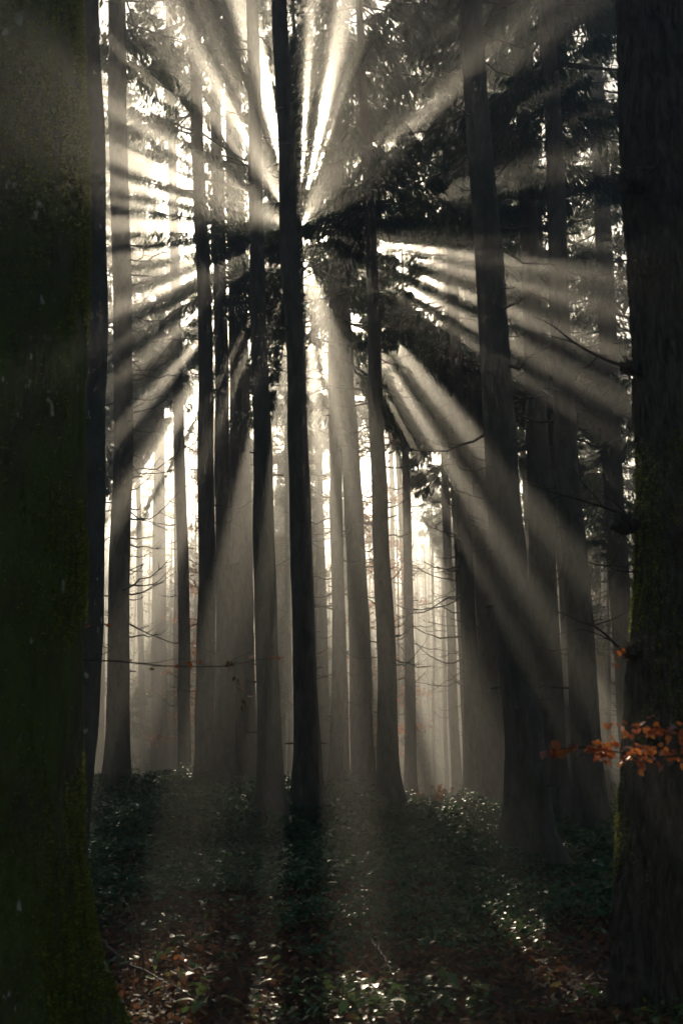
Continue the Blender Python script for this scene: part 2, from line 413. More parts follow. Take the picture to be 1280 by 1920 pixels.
SPRUCES = []; CROWNS = []
def spruce(pts, d, H, cb, R, label, count=9000, mat='spruce_bark', nbr=14, zbr=(2.5, None), group=None, kind='spruce_tree', size=1.0, crown=True, flare=1.0, sparse=.36, brl=(.5, 1.5), stubs=20, azs=None, merge=False, cat='spruce'):
    sd = len(SPRUCES) + 1; rr = np.random.default_rng(100 + sd)
    if d > 30 and 22 < H < 36: H += 5
    count = int(count * 1.9)
    P, Rr = trunk_path(pts, d, H)
    base = P[0].copy(); base[2] = float(terr(base[0], base[1]))
    root = empty(kind, base, label, cat, group); SPRUCES.append(root)
    V, F, ax, zs, rad = trunk_mesh(P, Rr, 28 if d < 40 else 14, .12 if d < 40 else .5, .085, flare, sd)
    tm = MB(); tm.add(V, F)
    for q in range(stubs):           # broken branch stubs
        z = rr.uniform(base[2] + 1, cb + 2); a = rr.random() * 6.283; o = np.array([math.cos(a), math.sin(a), -.1 + .3 * rr.random()])
        c = np.array([np.interp(z, zs, ax[:, 0]), np.interp(z, zs, ax[:, 1]), z]); r = np.interp(z, zs, rad)
        s = np.linspace(0, 1, 3); tm.add(*tube(c + o * (r * .8 + (.05 + .2 * rr.random()) * s)[:, None], .02 * (1 - .4 * s), 5))
    sp = None
    if crown:
        Vc, Fc, tb = crown_sprays(ax, zs, cb, H, R, count, rr, size, True, sparse)
        if tb.n: 
            for v_, f_ in [(np.concatenate(tb.V), tb.F)]: tm.add(v_, f_)
    z1 = zbr[1] or cb + 1
    brs = []; nbr = int(nbr * 1.7)
    for q in range(nbr):
        z = base[2] + zbr[0] + (z1 - base[2] - zbr[0]) * (q + rr.random()) / nbr
        a = rr.choice(azs) + rr.normal() * .5 if azs is not None else (rr.choice([0, math.pi]) + rr.normal() * .9)
        c = np.array([np.interp(z, zs, ax[:, 0]), np.interp(z, zs, ax[:, 1]), z])
        L = rr.uniform(*brl); brs.append(dead_branch(c, a, L * rr.uniform(.35, 1.35), .1 + .6 * rr.random(), .1 + .75 * rr.random(), .014 + .008 * L, rr, rr.integers(3, 10)))
    if merge:
        for b_ in brs: tm.add(np.concatenate(b_.V), b_.F)
    tm.build('trunk', M[mat], root, True, base)
    CROWNS.append(dict(V=Vc, root=root, base=base, ax=ax, zs=zs, cb=cb, H=H, R=R, size=size))
    if not merge:
        for b_ in brs: b_.build('dead_branch', M['dead_wood'], root, True, base)
    root['_sx'] = float(pts[0][0])
    return root

G1 = 'spruce trunks standing in the light beams'
BR3 = [0.1, 0.3, -0.2, 3.0, 0.2]
spruce([(225, 1500, 47), (228, 1300, 42), (229, 900, 37), (228, 500, 34), (217, 0, 33)], 25.5, 27, 17.0, 2.3, 'dark straight spruce nearest the mossy trunk, with many dead side twigs', nbr=34, zbr=(3.0, 13), azs=BR3, brl=(.5, 1.3))
spruce([(297, 1480, 34), (299, 1150, 27), (300, 700, 17), (300, 400, 12)], 62, 25, 16, 2.4, 'thin hazy spruce in the bright gap right of the twiggy dark trunk', nbr=12)
spruce([(347, 1485, 25), (344, 1100, 22), (336, 800, 20), (328, 500, 18), (318, 100, 16)], 40, 26, 14.5, 2.6, 'slim dark spruce bordering the left bright gap', nbr=16, azs=[0, 3.1])
spruce([(329, 1485, 13), (331, 1100, 11), (331, 800, 9)], 60, 25, 15, 2.2, 'very thin spruce touching the left side of the slim dark one', nbr=8)
spruce([(385, 1490, 39), (388, 1100, 33), (384, 800, 29), (376, 400, 24), (365, 0, 22)], 31, 27, 15.5, 2.5, 'straight spruce with a pale beam across its upper trunk, left of the close pair', nbr=12)
spruce([(423, 1490, 40), (422, 1100, 32), (416, 700, 26), (410, 300, 21), (402, 0, 18)], 36, 27, 15.0, 2.6, 'narrow spruce of the close pair, its trunk crossed by two beams', nbr=10)
spruce([(458, 1495, 54), (455, 1100, 44), (449, 700, 37), (440, 300, 32), (434, 0, 28)], 37, 27, 15.5, 2.6, 'broad dim spruce hidden half behind the lit-base trunk', nbr=8)
spruce([(503, 1560, 50), (500, 1300, 44), (495, 1000, 40), (488, 700, 30), (481, 400, 26), (474, 100, 24)], 20.5, 28, 19.5, 2.2, 'spruce with a pale lichen patch at its foot, left of the blackest trunk', nbr=12, zbr=(7, 16), mat='spruce_bark_pale', brl=(.3, .8))
spruce([(582, 1515, 58), (577, 1300, 45), (567, 1000, 40), (557, 750, 37), (543, 450, 33), (533, 200, 31), (523, 0, 29)], 22.5, 29, 20.5, 2.2, 'blackest slanting spruce, standing straight in front of the sun', nbr=14, zbr=(8, 18), brl=(.3, .9), stubs=26)
spruce([(634, 1505, 27), (635, 1200, 25), (633, 900, 22), (631, 650, 27), (628, 450, 24)], 30, 25, 10.6, 2.7, 'spruce just right of the blackest trunk, lit milky white on its upper half', nbr=16, size=1.1, count=12000)
spruce([(682, 1505, 46), (675, 1250, 41), (663, 950, 35), (652, 750, 32), (641, 450, 27)], 35, 27, 17.0, 2.4, 'leaning spruce with a broad pale beam running down its trunk', nbr=12)
spruce([(730, 1525, 44), (722, 1250, 36), (711, 950, 30), (700, 700, 25), (692, 460, 22)], 27, 25, 14.0, 2.5, 'leaning spruce with upcurved twigs, left of the slender black one', nbr=26, zbr=(3, 13), brl=(.4, 1.2))
spruce([(770, 1510, 24), (766, 1250, 19), (762, 1000, 16), (757, 780, 12)], 42, 20, 13.5, 2.0, 'slender black spruce at the left rim of the brightest ground gap', nbr=22, zbr=(2, 12), brl=(.5, 1.4))
spruce([(858, 1500, 20), (846, 1200, 17), (836, 950, 15), (828, 700, 12)], 50, 24, 15, 2.4, 'hazy thin spruce behind the dark one at the right rim of the bright gap', nbr=14, brl=(.6, 1.6))
spruce([(887, 1535, 39), (881, 1300, 30), (872, 1050, 27), (860, 800, 24), (848, 520, 21)], 33, 26, 13.0, 2.8, 'dark spruce at the right rim of the bright gap, with long drooping twigs', nbr=24, zbr=(3, 12), azs=[3.1, 3.1, 0], brl=(.7, 1.9), count=12000)
spruce([(925, 1505, 40), (914, 1200, 35), (900, 900, 31), (884, 600, 27)], 38, 26, 13.5, 2.8, 'faint spruce greyed by a beam, left of the stout right trunk', nbr=14, count=12000)
spruce([(992, 1620, 88), (978, 1400, 74), (960, 1150, 66), (938, 850, 61), (916, 550, 54), (896, 200, 45), (886, 0, 42)], 18, 29, 17.5, 2.6, 'stout leaning spruce with a flared foot, thickest of the spruces', nbr=18, zbr=(5, 16), stubs=26, mat='spruce_bark_pale', count=9000)
spruce([(1036, 1540, 66), (1024, 1200, 56), (1010, 850, 43), (995, 550, 35), (978, 150, 29)], 27, 27, 14.5, 2.8, 'leaning spruce close behind the stout one, on its right side', nbr=18, count=12000)
spruce([(1107, 1575, 62), (1094, 1300, 54), (1076, 1000, 46), (1053, 600, 37), (1034, 150, 32)], 23.5, 27, 14.5, 2.8, 'leaning spruce with clean grey bark between the stout one and the burred oak', nbr=18, brl=(.6, 1.8), count=11000)
spruce([(1178, 1400, 42), (1163, 1150, 40), (1150, 900, 37), (1138, 600, 33), (1120, 200, 28)], 36, 28, 13.0, 3.0, 'dim spruce half hidden behind the left edge of the burred oak', nbr=16, count=12000)
spruce([(1128, 1480, 14), (1119, 1100, 12), (1110, 800, 10)], 58, 24, 12, 2.4, 'thin far spruce with sunlit bark left of the dim half hidden one', nbr=10)
spruce([(1143, 1480, 13), (1136, 1100, 11), (1126, 800, 9)], 62, 24, 13, 2.4, 'thin far spruce just left of the burred oak, second of two', nbr=8)
spruce([(267, 1480, 12), (263, 1150, 11), (258, 850, 9)], 62, 25, 15, 2.3, 'thin far spruce close right of the twiggy dark trunk', nbr=8)
spruce([(545, 1480, 12), (541, 1150, 10), (537, 850, 9)], 62, 25, 16, 2.2, 'thin far spruce in the slit left of the blackest trunk', nbr=8)
spruce([(607, 1490, 20), (604, 1150, 17), (598, 850, 14)], 70, 26, 16, 2.3, 'grey far spruce touching the right side of the blackest trunk', nbr=10)
spruce([(743, 1485, 10), (738, 1150, 9), (733, 850, 8)], 66, 24, 15, 2.2, 'faint far spruce behind the slender black one, on its left', nbr=8)
spruce([(815, 1490, 6), (813, 1300, 5), (810, 1000, 4)], 70, 18, 12, 1.6, 'pole-thin young spruce, left one of two in the brightest gap', nbr=6, count=4000)
spruce([(838, 1492, 8), (834, 1300, 7), (830, 1000, 6)], 64, 19, 12, 1.8, 'pole-thin young spruce, right one of two in the brightest gap', nbr=6, count=4000)

# crowns further back that close the canopy: each stands where the photograph shows foliage and slivers of trunk
FILL = []
def filler(px, d, H, cb, R, label, count=9000, size=1.25, wid=.34):
    if px < 480: count, R = 14000, R + .4
    if px > 860: count = 13000
    wp = wid * FPX / d
    spruce([(px, 1490, wp), (px - (px - 200) * .02, 1100, wp * .85), (px - (px - 200) * .05, 700, wp * .66)], d, H, cb, R, label, count=count, nbr=8, size=size, group='far spruces seen as dim slivers behind the front trunks', merge=True)
for args in [
    (190, 48, 27, 13, 3.0, 'far spruce in the narrow gap between mossy trunk and twiggy dark trunk'),
    (229, 54, 28, 15, 3.0, 'far spruce whose trunk hides behind the twiggy dark trunk'),
    (405, 58, 29, 16, 3.0, 'far spruce in the slit between the close pair'),
    (470, 70, 31, 18, 3.0, 'far spruce behind the broad dim trunk'),
    (648, 44, 27, 14.5, 3.0, 'spruce with low dark boughs right under the sun'),
    (722, 50, 28, 15, 3.2, 'far spruce behind the leaning one with upcurved twigs'),
    (878, 40, 27, 14.0, 3.4, 'dense dark crown above the dark spruce at the right rim'),
    (905, 46, 28, 13.5, 3.4, 'dense dark crown behind the long-twigged spruce'),
    (945, 42, 28, 12.5, 3.4, 'dense dark crown behind the stout leaning trunk'),
    (1010, 52, 30, 13, 3.4, 'dark far spruce between stout trunk and its close neighbour'),
    (1070, 38, 27, 12.0, 3.2, 'dark crown behind the clean grey leaning trunk'),
    (1100, 56, 30, 12, 3.4, 'far dark spruce right of the clean grey leaning trunk'),
    (1190, 48, 29, 11, 3.4, 'far spruce wholly shaded behind the burred oak edge'),
    (768, 58, 32, 17, 3.2, 'far spruce hidden behind the slender black one but for its crown'),
    (560, 80, 33, 19, 3.2, 'faintest far spruce behind the blackest trunk'),
    (586, 41, 38, 14.5, 3.4, 'tall spruce hidden behind the blackest trunk but for its high crown'),
    (900, 72, 31, 14, 3.4, 'faintest far spruce behind the dark one at the right rim'),
]:
    filler(*args)

for px, d, H, cb, R, lb in [
    (1140, 47, 15, 1.2, 2.2, 'young spruce green to the ground just left of the burred oak'),
    (1052, 50, 13, 1.0, 2.0, 'young spruce filling the gap between the two leaning trunks at right'),
    (207, 56, 14, 2.0, 2.0, 'young spruce in the sliver between grey beech and twiggy dark trunk'),
    (945, 54, 13, 1.5, 2.0, 'young spruce low behind the left side of the stout trunk'),
]:
    wp = .16 * FPX / d
    spruce([(px, 1490, wp), (px, 1300, wp * .8), (px, 1200, wp * .6)], d, H, cb, R, lb, count=5000, nbr=4, size=1.1, kind='young_spruce', cat='young spruce', merge=True, stubs=2, flare=.3)
# thicken the boughs where the canopy is thin, leaving the gaps of is_open, then build the crowns
def close_canopy(cell=.045, lo=(-9., -11.), hi=(9., 7.)):
    rr = np.random.default_rng(9)
    nu, nv = int((hi[0] - lo[0]) / cell), int((hi[1] - lo[1]) / cell); cov = np.zeros((nu, nv), bool)
    def mark(P):
        u, v = uv(P); i = ((u - lo[0]) / cell).astype(int); j = ((v - lo[1]) / cell).astype(int)
        ok = (i >= 0) & (j >= 0) & (i < nu) & (j < nv); cov[i[ok], j[ok]] = True
    for c in CROWNS:
        K = c['V'].reshape(-1, 4, 3)
        for f in (.12, .3, .5, .7, .88):
            m_ = K[:, 0] * (1 - f) + K[:, 2] * f; w_ = (K[:, 1] - K[:, 3]) * (.36 * (1 - abs(2 * f - 1)))
            mark(m_ + w_); mark(m_ - w_)
    for passno in range(2):
        I, J = np.nonzero(~cov); u = lo[0] + (I + .5) * cell; v = lo[1] + (J + .5) * cell
        ok = ~is_open(u, v); u, v = u[ok], v[ok]
        if passno == 0: print('thin cells', len(u), 'of', nu * nv)
        t = rr.permuted(np.broadcast_to(np.linspace(18, 100, 60), (len(u), 60)), axis=1)
        done = np.zeros(len(u), bool)
        for q in range(60):
            P = CAM + u[:, None] * E1 + v[:, None] * E2 + t[:, q:q + 1] * SUN
            for c in CROWNS:
                z = P[:, 2]; tt = (z - c['cb']) / (c['H'] - c['cb'])
                ins = (~done) & (tt > 0) & (tt < 1)
                if not ins.any(): continue
                dx = P[:, 0] - np.interp(z, c['zs'], c['ax'][:, 0]); dy = P[:, 1] - np.interp(z, c['zs'], c['ax'][:, 1])
                ins &= np.hypot(dx, dy) < c['R'] * 1.05 * (1 - np.clip(tt, 0, 1)) ** .7 + .2
                k_ = np.nonzero(ins)[0]
                if not len(k_): continue
                done[k_] = True; m_ = len(k_)
                D = rr.normal(size=(m_, 3)) * .45; D[:, :2] += np.stack([dx, dy], -1)[k_] * .3; D[:, 2] -= .8; D /= np.linalg.norm(D, axis=1)[:, None]
                ln = rr.uniform(.20, .36, m_)[:, None]; W = np.cross(D, rr.normal(size=(m_, 3)) * .5 + SUN); W /= np.linalg.norm(W, axis=1)[:, None]; wd = ln * rr.uniform(.24, .4, (m_, 1))
                B = P[k_] - D * ln * .5
                q_ = ~(is_open(*uv(B)) | is_open(*uv(B + D * ln))); B, D, W, wd, ln = B[q_], D[q_], W[q_], wd[q_], ln[q_]
                c['V'] = np.concatenate([c['V'], np.stack([B, B + D * ln * .45 + W * wd * .5, B + D * ln, B + D * ln * .5 - W * wd * .5], 1).reshape(-1, 3)])
        mark(CAM + u[done, None] * E1 + v[done, None] * E2)
        # the second pass places a second layer over what was thin
close_canopy()
for c in CROWNS: mesh('crown', c['V'], [np.arange(len(c['V'])).reshape(-1, 4)], M['needles'], c['root'], False, c['base'])
print('trees', len(SPRUCES))

# ------------------------------------------------------------------ the two big near trees and the beech behind the left one
def big_tree(pts, d, H, seed, mat, kind, label, cat, ridge, nseg, dz, flare, zfine):
    P, R = trunk_path(pts, d, H)
    base = P[0].copy(); base[2] = float(terr(base[0], base[1]))
    root = empty(kind, base, label, cat)
    V, F, ax, zs, rad = trunk_mesh(P, R, nseg, dz, .07, flare, seed, ridge, zfine)
    return root, base, V, F, ax, zs, rad

# left: mossy old trunk
rootL, baseL, V, F, axL, zsL, radL = big_tree([(15, 1880, 300), (15, 1600, 280), (18, 1300, 272), (20, 900, 276), (18, 400, 284), (14, 0, 276)], 9.0, 20, 3, 'mossy_bark', 'mossy_tree', 'huge moss-covered trunk with a green sunlit rim filling the left side', 'tree', .02, 200, .025, .5, 9.5)
mesh('trunk', V, F, M['mossy_bark'], rootL, True, baseL)
def moss_tufts(V, F, n, lo, hi, name, root, base, fac=None, ln=(.008, .022)):
    rr = np.random.default_rng(5); Q = F[0]
    Q = Q[(V[Q[:, 0], 2] > lo) & (V[Q[:, 0], 2] < hi)]
    A, B, C, D = (V[Q[:, i]] for i in range(4)); N = np.cross(B - A, D - A); N /= np.linalg.norm(N, axis=1)[:, None] + 1e-9
    wgt = fbm(A[:, 0] * 2.2, A[:, 1] * 2.2, A[:, 2] * 1.3, 91, 3) - .38
    wgt = np.clip(wgt, .0, .25) * (fac(A, N) if fac is not None else 1)
    ok = rr.choice(len(Q), n, p=wgt / wgt.sum())
    a, b_ = rr.random((n, 1)), rr.random((n, 1))
    P = A[ok] * (1 - a) * (1 - b_) + B[ok] * a * (1 - b_) + D[ok] * (1 - a) * b_ + C[ok] * a * b_
    dr = N[ok] + rr.normal(size=(n, 3)) * .55 + np.array([0, 0, -.1]); dr /= np.linalg.norm(dr, axis=1)[:, None]
    l = rr.uniform(*ln, n)[:, None]; s = np.cross(dr, rr.normal(size=(n, 3))); s /= np.linalg.norm(s, axis=1)[:, None] + 1e-9
    Vv = np.stack([P - dr * .004 - s * l * .25, P - dr * .004 + s * l * .25, P + dr * l], 1).reshape(-1, 3)
    o = mesh(name, Vv, [np.arange(3 * n).reshape(-1, 3)], M['moss'], root, False, base); o['kind'] = 'stuff'; return o
moss_tufts(V, F, 110000, baseL[2], 8.2, 'moss', rootL, baseL, lambda A, N: (np.clip(N[:, 0] + .15, .02, 1) + 8 * (N[:, 0] > .93)) * (N[:, 1] < .75), (.012, .034))

# right: burred oak
rootR, baseR, V, F, axR, zsR, radR = big_tree([(1300, 1860, 316), (1290, 1600, 270), (1288, 1400, 250), (1298, 1100, 222), (1300, 900, 212), (1290, 520, 216), (1285, 330, 240), (1277, 270, 232), (1277, 0, 230)], 10.0, 20, 8, 'rough_bark', 'burred_oak', 'dark furrowed oak trunk with burrs and twigs at the right edge', 'oak', .075, 260, .022, .16, 9.5)
mesh('trunk', V, F, M['rough_bark'], rootR, True, baseR)
moss_tufts(V, F, 26000, baseR[2] + .9, 4.2, 'moss', rootR, baseR, lambda A, N: np.clip(-N[:, 0] - .2, .0, 1) + .01, (.01, .03))

# grey beech behind the mossy trunk
P, R = trunk_path([(128, 1500, 84), (146, 1350, 84), (160, 1150, 78), (166, 900, 74), (166, 600, 72), (162, 250, 66), (155, 0, 62)], 14.0, 24)
baseB = P[0].copy(); baseB[2] = float(terr(baseB[0], baseB[1]))
rootB = empty('beech_tree', baseB, 'grey lichen-speckled trunk squeezed behind the huge mossy one', 'beech')
V, F, axB, zsB, radB = trunk_mesh(P, R, 70, .05, .06, .35, 14, .02, 12)
mesh('trunk', V, F, M['beech_bark'], rootB, True, baseB)
rr = np.random.default_rng(77)
Q = F[0][rr.choice(len(F[0]), 60)]

# ------------------------------------------------------------------ leaves
def leaves(P, N, A, L, W, curl=.25, fold=.15):
    """oval leaves: P base points, N normals, A axis directions, L lengths, W widths (arrays)"""
    n = len(P); N = N / (np.linalg.norm(N, axis=1)[:, None] + 1e-9)
    A = A - N * (A * N).sum(1)[:, None]; A /= np.linalg.norm(A, axis=1)[:, None] + 1e-9; S = np.cross(N, A)
    L = L[:, None]; W = W[:, None]; c = np.broadcast_to(np.asarray(curl, float), (n,))[:, None]
    prof = [(0, 0), (.28, .42), (.62, .46), (1, 0)]
    V = [P]
    for s_, wd in prof[1:3]:
        mid = P + A * L * s_ - N * L * c * s_ ** 2
        V += [mid + S * W * wd + N * W * fold, mid, mid - S * W * wd + N * W * fold]
    V.append(P + A * L - N * L * c)
    V = np.stack(V, 1).reshape(-1, 3)
    o = (np.arange(n) * 8)[:, None]
    T = np.concatenate([o + np.array([t_]) for t_ in ((0, 1, 2), (0, 2, 3), (4, 7, 5), (5, 7, 6))])
    Qd = np.concatenate([o + np.array([t_]) for t_ in ((1, 4, 5, 2), (2, 5, 6, 3))])
    return V, [T, Qd]
def scatter_ground(n, d0, d1, rr, margin=.8, power=1.0):
    d = np.sqrt(rr.random(n) * (d1 ** 2 - d0 ** 2) + d0 ** 2) if power == 1 else d0 + (d1 - d0) * rr.random(n) ** power
    x = (rr.random(n) * 2 - 1) * (.275 * d + margin)
    return x, d
# leaf litter
rr = np.random.default_rng(31)
x, d = scatter_ground(42000, 8.0, 19.0, rr)
keep = rr.random(len(x)) < np.clip(1.25 - (d - 12) / 7, .12, 1) * (.45 + .8 * vnoise(x * .9, d * .9, 0, 4)); x, d = x[keep], d[keep]
n = len(x); P = np.stack([x, d, terr(x, d) + .01 + .05 * rr.random(n) ** 2], -1)
N = rr.normal(size=(n, 3)) * .42 + np.array([0, 0, 1]); A = rr.normal(size=(n, 3))
V, F = leaves(P, N, A, rr.uniform(.05, .105, n), rr.uniform(.03, .062, n), rr.uniform(-.5, .6, n), .12)
o = mesh('leaf_litter', V, F, M['litter']); tag(o, 'fallen brown and rust leaves carpeting the front of the ground', 'leaf litter', kind='stuff')
# brambles
rr = np.random.default_rng(32)
x, d = scatter_ground(120000, 11.0, 37.0, rr, 1.2)
h = .08 + 1.5 * np.clip(fbm(x * .75, d * .75, 0, 61, 3) - .36, 0, 1) ** 1.1
dens = np.clip((d - 13.0) / 4.0 + (fbm(x * .6, d * .6, 2, 44, 2) - .5) * 1.6, .03, 1)
keep = rr.random(len(x)) < dens; x, d, h = x[keep], d[keep], h[keep]
n = len(x); P = np.stack([x, d, terr(x, d) + h * rr.random(n) ** .6], -1)
az = rr.random(n) * 6.283
Vs, Ts, Qs, k = [], [], [], 0
for j in (-1, 0, 1):
    a = az + j * 1.25 + rr.normal(size=n) * .2
    A = np.stack([np.cos(a), np.sin(a), rr.normal(size=n) * .25], -1)
    N = rr.normal(size=(n, 3)) * .33 + np.array([0, 0, 1.0])
    L = rr.uniform(.055, .11, n) * (1.1 if j == 0 else .9)
    V, F = leaves(P, N, A, L, L * rr.uniform(.55, .75, n), rr.uniform(.1, .5, n), .12)
    Vs.append(V); Ts.append(F[0] + k); Qs.append(F[1] + k); k += len(V)
o = mesh('bramble_undergrowth', np.concatenate(Vs), [np.concatenate(Ts), np.concatenate(Qs)], M['bramble']); tag(o, 'dense glossy green bramble leaves covering the forest floor', 'brambles', kind='stuff')
# low green herbs among the litter
rr = np.random.default_rng(33)
x, d = scatter_ground(26000, 8.0, 17.0, rr)
keep = rr.random(len(x)) < np.clip((fbm(x * .8, d * .8, 4, 71, 3) - .46) * 5, 0.03, 1); x, d = x[keep], d[keep]; n = len(x)
P = np.stack([x, d, terr(x, d) + .02 + .14 * rr.random(n)], -1); a = rr.random(n) * 6.283
V, F = leaves(P, rr.normal(size=(n, 3)) * .4 + np.array([0, 0, 1.]), np.stack([np.cos(a), np.sin(a), rr.normal(size=n) * .3], -1), rr.uniform(.04, .09, n), rr.uniform(.02, .05, n), rr.uniform(0, .5, n), .12)
o = mesh('ground_herbs', V, F, M['herb']); tag(o, 'low green herbs mixed into the fallen leaves', 'herbs', kind='stuff')

# ------------------------------------------------------------------ twigs with leaves
def ground_at(x, y):
    d_ = ray(x, y); t = np.linspace(5, 70, 4000); P = CAM + d_ * t[:, None]
    return P[int(np.argmax(P[:, 2] < terr(P[:, 0], P[:, 1])))]
def smooth_path(K, n=24):
    K = np.asarray(K, float); s = np.concatenate([[0], np.cumsum(np.linalg.norm(np.diff(K, axis=0), axis=1))]); q = np.linspace(0, s[-1], n)
    P = np.stack([np.interp(q, s, K[:, i]) for i in range(3)], -1)
    for _ in range(2): P[1:-1] = (P[:-2] + 2 * P[1:-1] + P[2:]) / 4
    return P
def leaf_cluster(P, n, rr, L=(.05, .085), droop=.6, spread=.05):
    i = rr.integers(0, len(P), n); p = P[i] + rr.normal(size=(n, 3)) * spread * np.array([1, 1, .5])
    A = rr.normal(size=(n, 3)) * .8; A[:, 2] -= droop
    N = rr.normal(size=(n, 3)) * .5 + np.array([0, -.55, .7])
    l = rr.uniform(*L, n)
    return leaves(p, N, A, l, l * rr.uniform(.55, .72, n), rr.uniform(-.2, .4, n), .12)

# orange beech spray hanging in from the right in front of the oak
rr = np.random.default_rng(41)
yb = 8.0
root = empty('beech_spray', at(1420, 1380, yb), 'leafy branch of orange beech leaves reaching in before the oak trunk', 'branch')
loc = np.array(root.location)
b = MB(); main = smooth_path([at(1420, 1380, yb), at(1330, 1412, yb), at(1240, 1420, yb), at(1150, 1410, yb), at(1095, 1398, yb), at(1028, 1408, yb)])
b.add(*tube(main, np.linspace(.012, .002, len(main)), 6))
up = smooth_path([at(1360, 1400, yb + .1), at(1290, 1372, yb + .1), at(1220, 1362, yb + .1), at(1160, 1364, yb + .1)]); b.add(*tube(up, np.linspace(.008, .002, len(up)), 5))
for q in range(14):
    i_ = rr.integers(3, 22); dd = rr.normal(size=3) * np.array([.12, .10, .07]); s_ = np.linspace(0, 1, 5)[:, None]
    b.add(*tube(main[i_] + dd * s_ + np.array([0, 0, -.03]) * s_ ** 2, np.linspace(.0035, .0012, 5), 4))
b.build('twig', M['twig'], root, True, loc)
lv = MB()
lv.add(*leaf_cluster(main[4:19], 130, rr, (.04, .07), spread=.075)); lv.add(*leaf_cluster(main[16:], 26, rr, spread=.015)); lv.add(*leaf_cluster(up[2:], 75, rr, (.04, .068), spread=.05))
lv.build('leaves', M['autumn_leaf'], root, False, loc)

# thin twig with a few pale leaves in front of the left trunks
rr = np.random.default_rng(42)
yt = 9.3
b = MB(); main = smooth_path([at(60, 1232, 9.2), at(160, 1238, yt), at(230, 1240, yt), at(300, 1249, yt), at(370, 1250, yt), at(430, 1250, yt), at(480, 1236, yt), at(535, 1232, yt)])
b.add(*tube(main, np.linspace(.008, .0015, len(main)), 5))
for K in ([(170, 1238), (200, 1222), (225, 1216), (175, 1200)], [(240, 1241), (290, 1246), (330, 1232), (360, 1236)], [(420, 1250), (440, 1235), (470, 1222)], [(160, 1180), (185, 1172), (200, 1170)]):
    Q = smooth_path([at(a_, c_, yt) for a_, c_ in K], 8); b.add(*tube(Q, np.linspace(.0035, .001, 8), 4))
br = b.build('low_branch', M['twig'], rootL, True, baseL)
lv = MB()
for (px, py, L) in ((350, 1240, .075), (375, 1246, .06), (290, 1250, .07), (280, 1256, .05), (240, 1240, .04), (205, 1242, .04), (465, 1234, .05), (505, 1238, .06), (518, 1230, .05), (198, 1174, .05), (162, 1180, .05), (330, 1246, .05)):
    p = at(px, py, yt)[None]
    lv.add(*leaves(p, rr.normal(size=(1, 3)) * .4 + np.array([[0, -.6, .6]]), rr.normal(size=(1, 3)) + np.array([[.8, 0, -.3]]), np.array([L]), np.array([L * .62]), np.array([.15])))
o = lv.build('leaves', M['autumn_leaf'], br, False, baseL)
lv = MB(); kk = [(430, 1240), (438, 1258), (444, 1280), (452, 1292), (456, 1312)]
for q in range(20):
    a_, c_ = kk[rr.integers(0, 5)]; p = at(a_ + rr.normal() * 4, c_ + rr.normal() * 6, yt)[None]
    lv.add(*leaves(p, rr.normal(size=(1, 3)), np.array([[0.2, 0, -1.]]) + rr.normal(size=(1, 3)) * .4, np.array([.05]), np.array([.026]), np.array([.5])))
o = lv.build('withered_leaves', M['litter'], br, False, baseL)

# shoots from the burrs of the oak
def shoot(K, r0, Yd, rr, burr=True):
    b = MB(); P = smooth_path([at(a_, c_, Yd) for a_, c_ in K[0]], 18); b.add(*tube(P, np.linspace(r0, .0025, 18), 5))
    for kk in K[1:]:
        Q = smooth_path([at(a_, c_, Yd + rr.normal() * .05) for a_, c_ in kk], 12); b.add(*tube(Q, np.linspace(r0 * .5, .0015, 12), 4))
    for q in range(10):
        i = rr.integers(3, 17); dd = rr.normal(size=3) * .05; b.add(*tube(np.array([P[i], P[i] + dd * .6, P[i] + dd + np.array([0, 0, .02])]), [.003, .002, .001], 3))
    return b
rr = np.random.default_rng(43)
for K, r0 in [
    ([[(1188, 690), (1165, 686), (1120, 668), (1070, 640), (1055, 625), (1030, 606), (1000, 594)], [(1120, 668), (1100, 690), (1080, 690)], [(1070, 640), (1040, 632), (1015, 625)]], .017),
    ([[(1195, 975), (1170, 965), (1130, 950), (1090, 938), (1050, 928), (1030, 922), (996, 908)], [(1130, 950), (1110, 925), (1085, 900), (1078, 880), (1055, 878)], [(1170, 962), (1150, 940), (1120, 925)], [(1050, 930), (1035, 936), (1036, 946)]], .015),
    ([[(1180, 1225), (1160, 1215), (1130, 1185), (1108, 1170), (1080, 1165), (1060, 1150), (1040, 1146)], [(1112, 1172), (1108, 1152), (1118, 1145)], [(1115, 1172), (1150, 1160), (1180, 1144)], [(1150, 1204), (1110, 1184), (1078, 1178), (1060, 1196)]], .013),
    ([[(1192, 1072), (1170, 1072), (1150, 1068), (1138, 1060), (1132, 1062)], [(1150, 1068), (1148, 1052), (1160, 1050)]], .008),
]:
    shoot(K, r0, 9.9, rr).build('shoot', M['twig'], rootR, True, baseR)
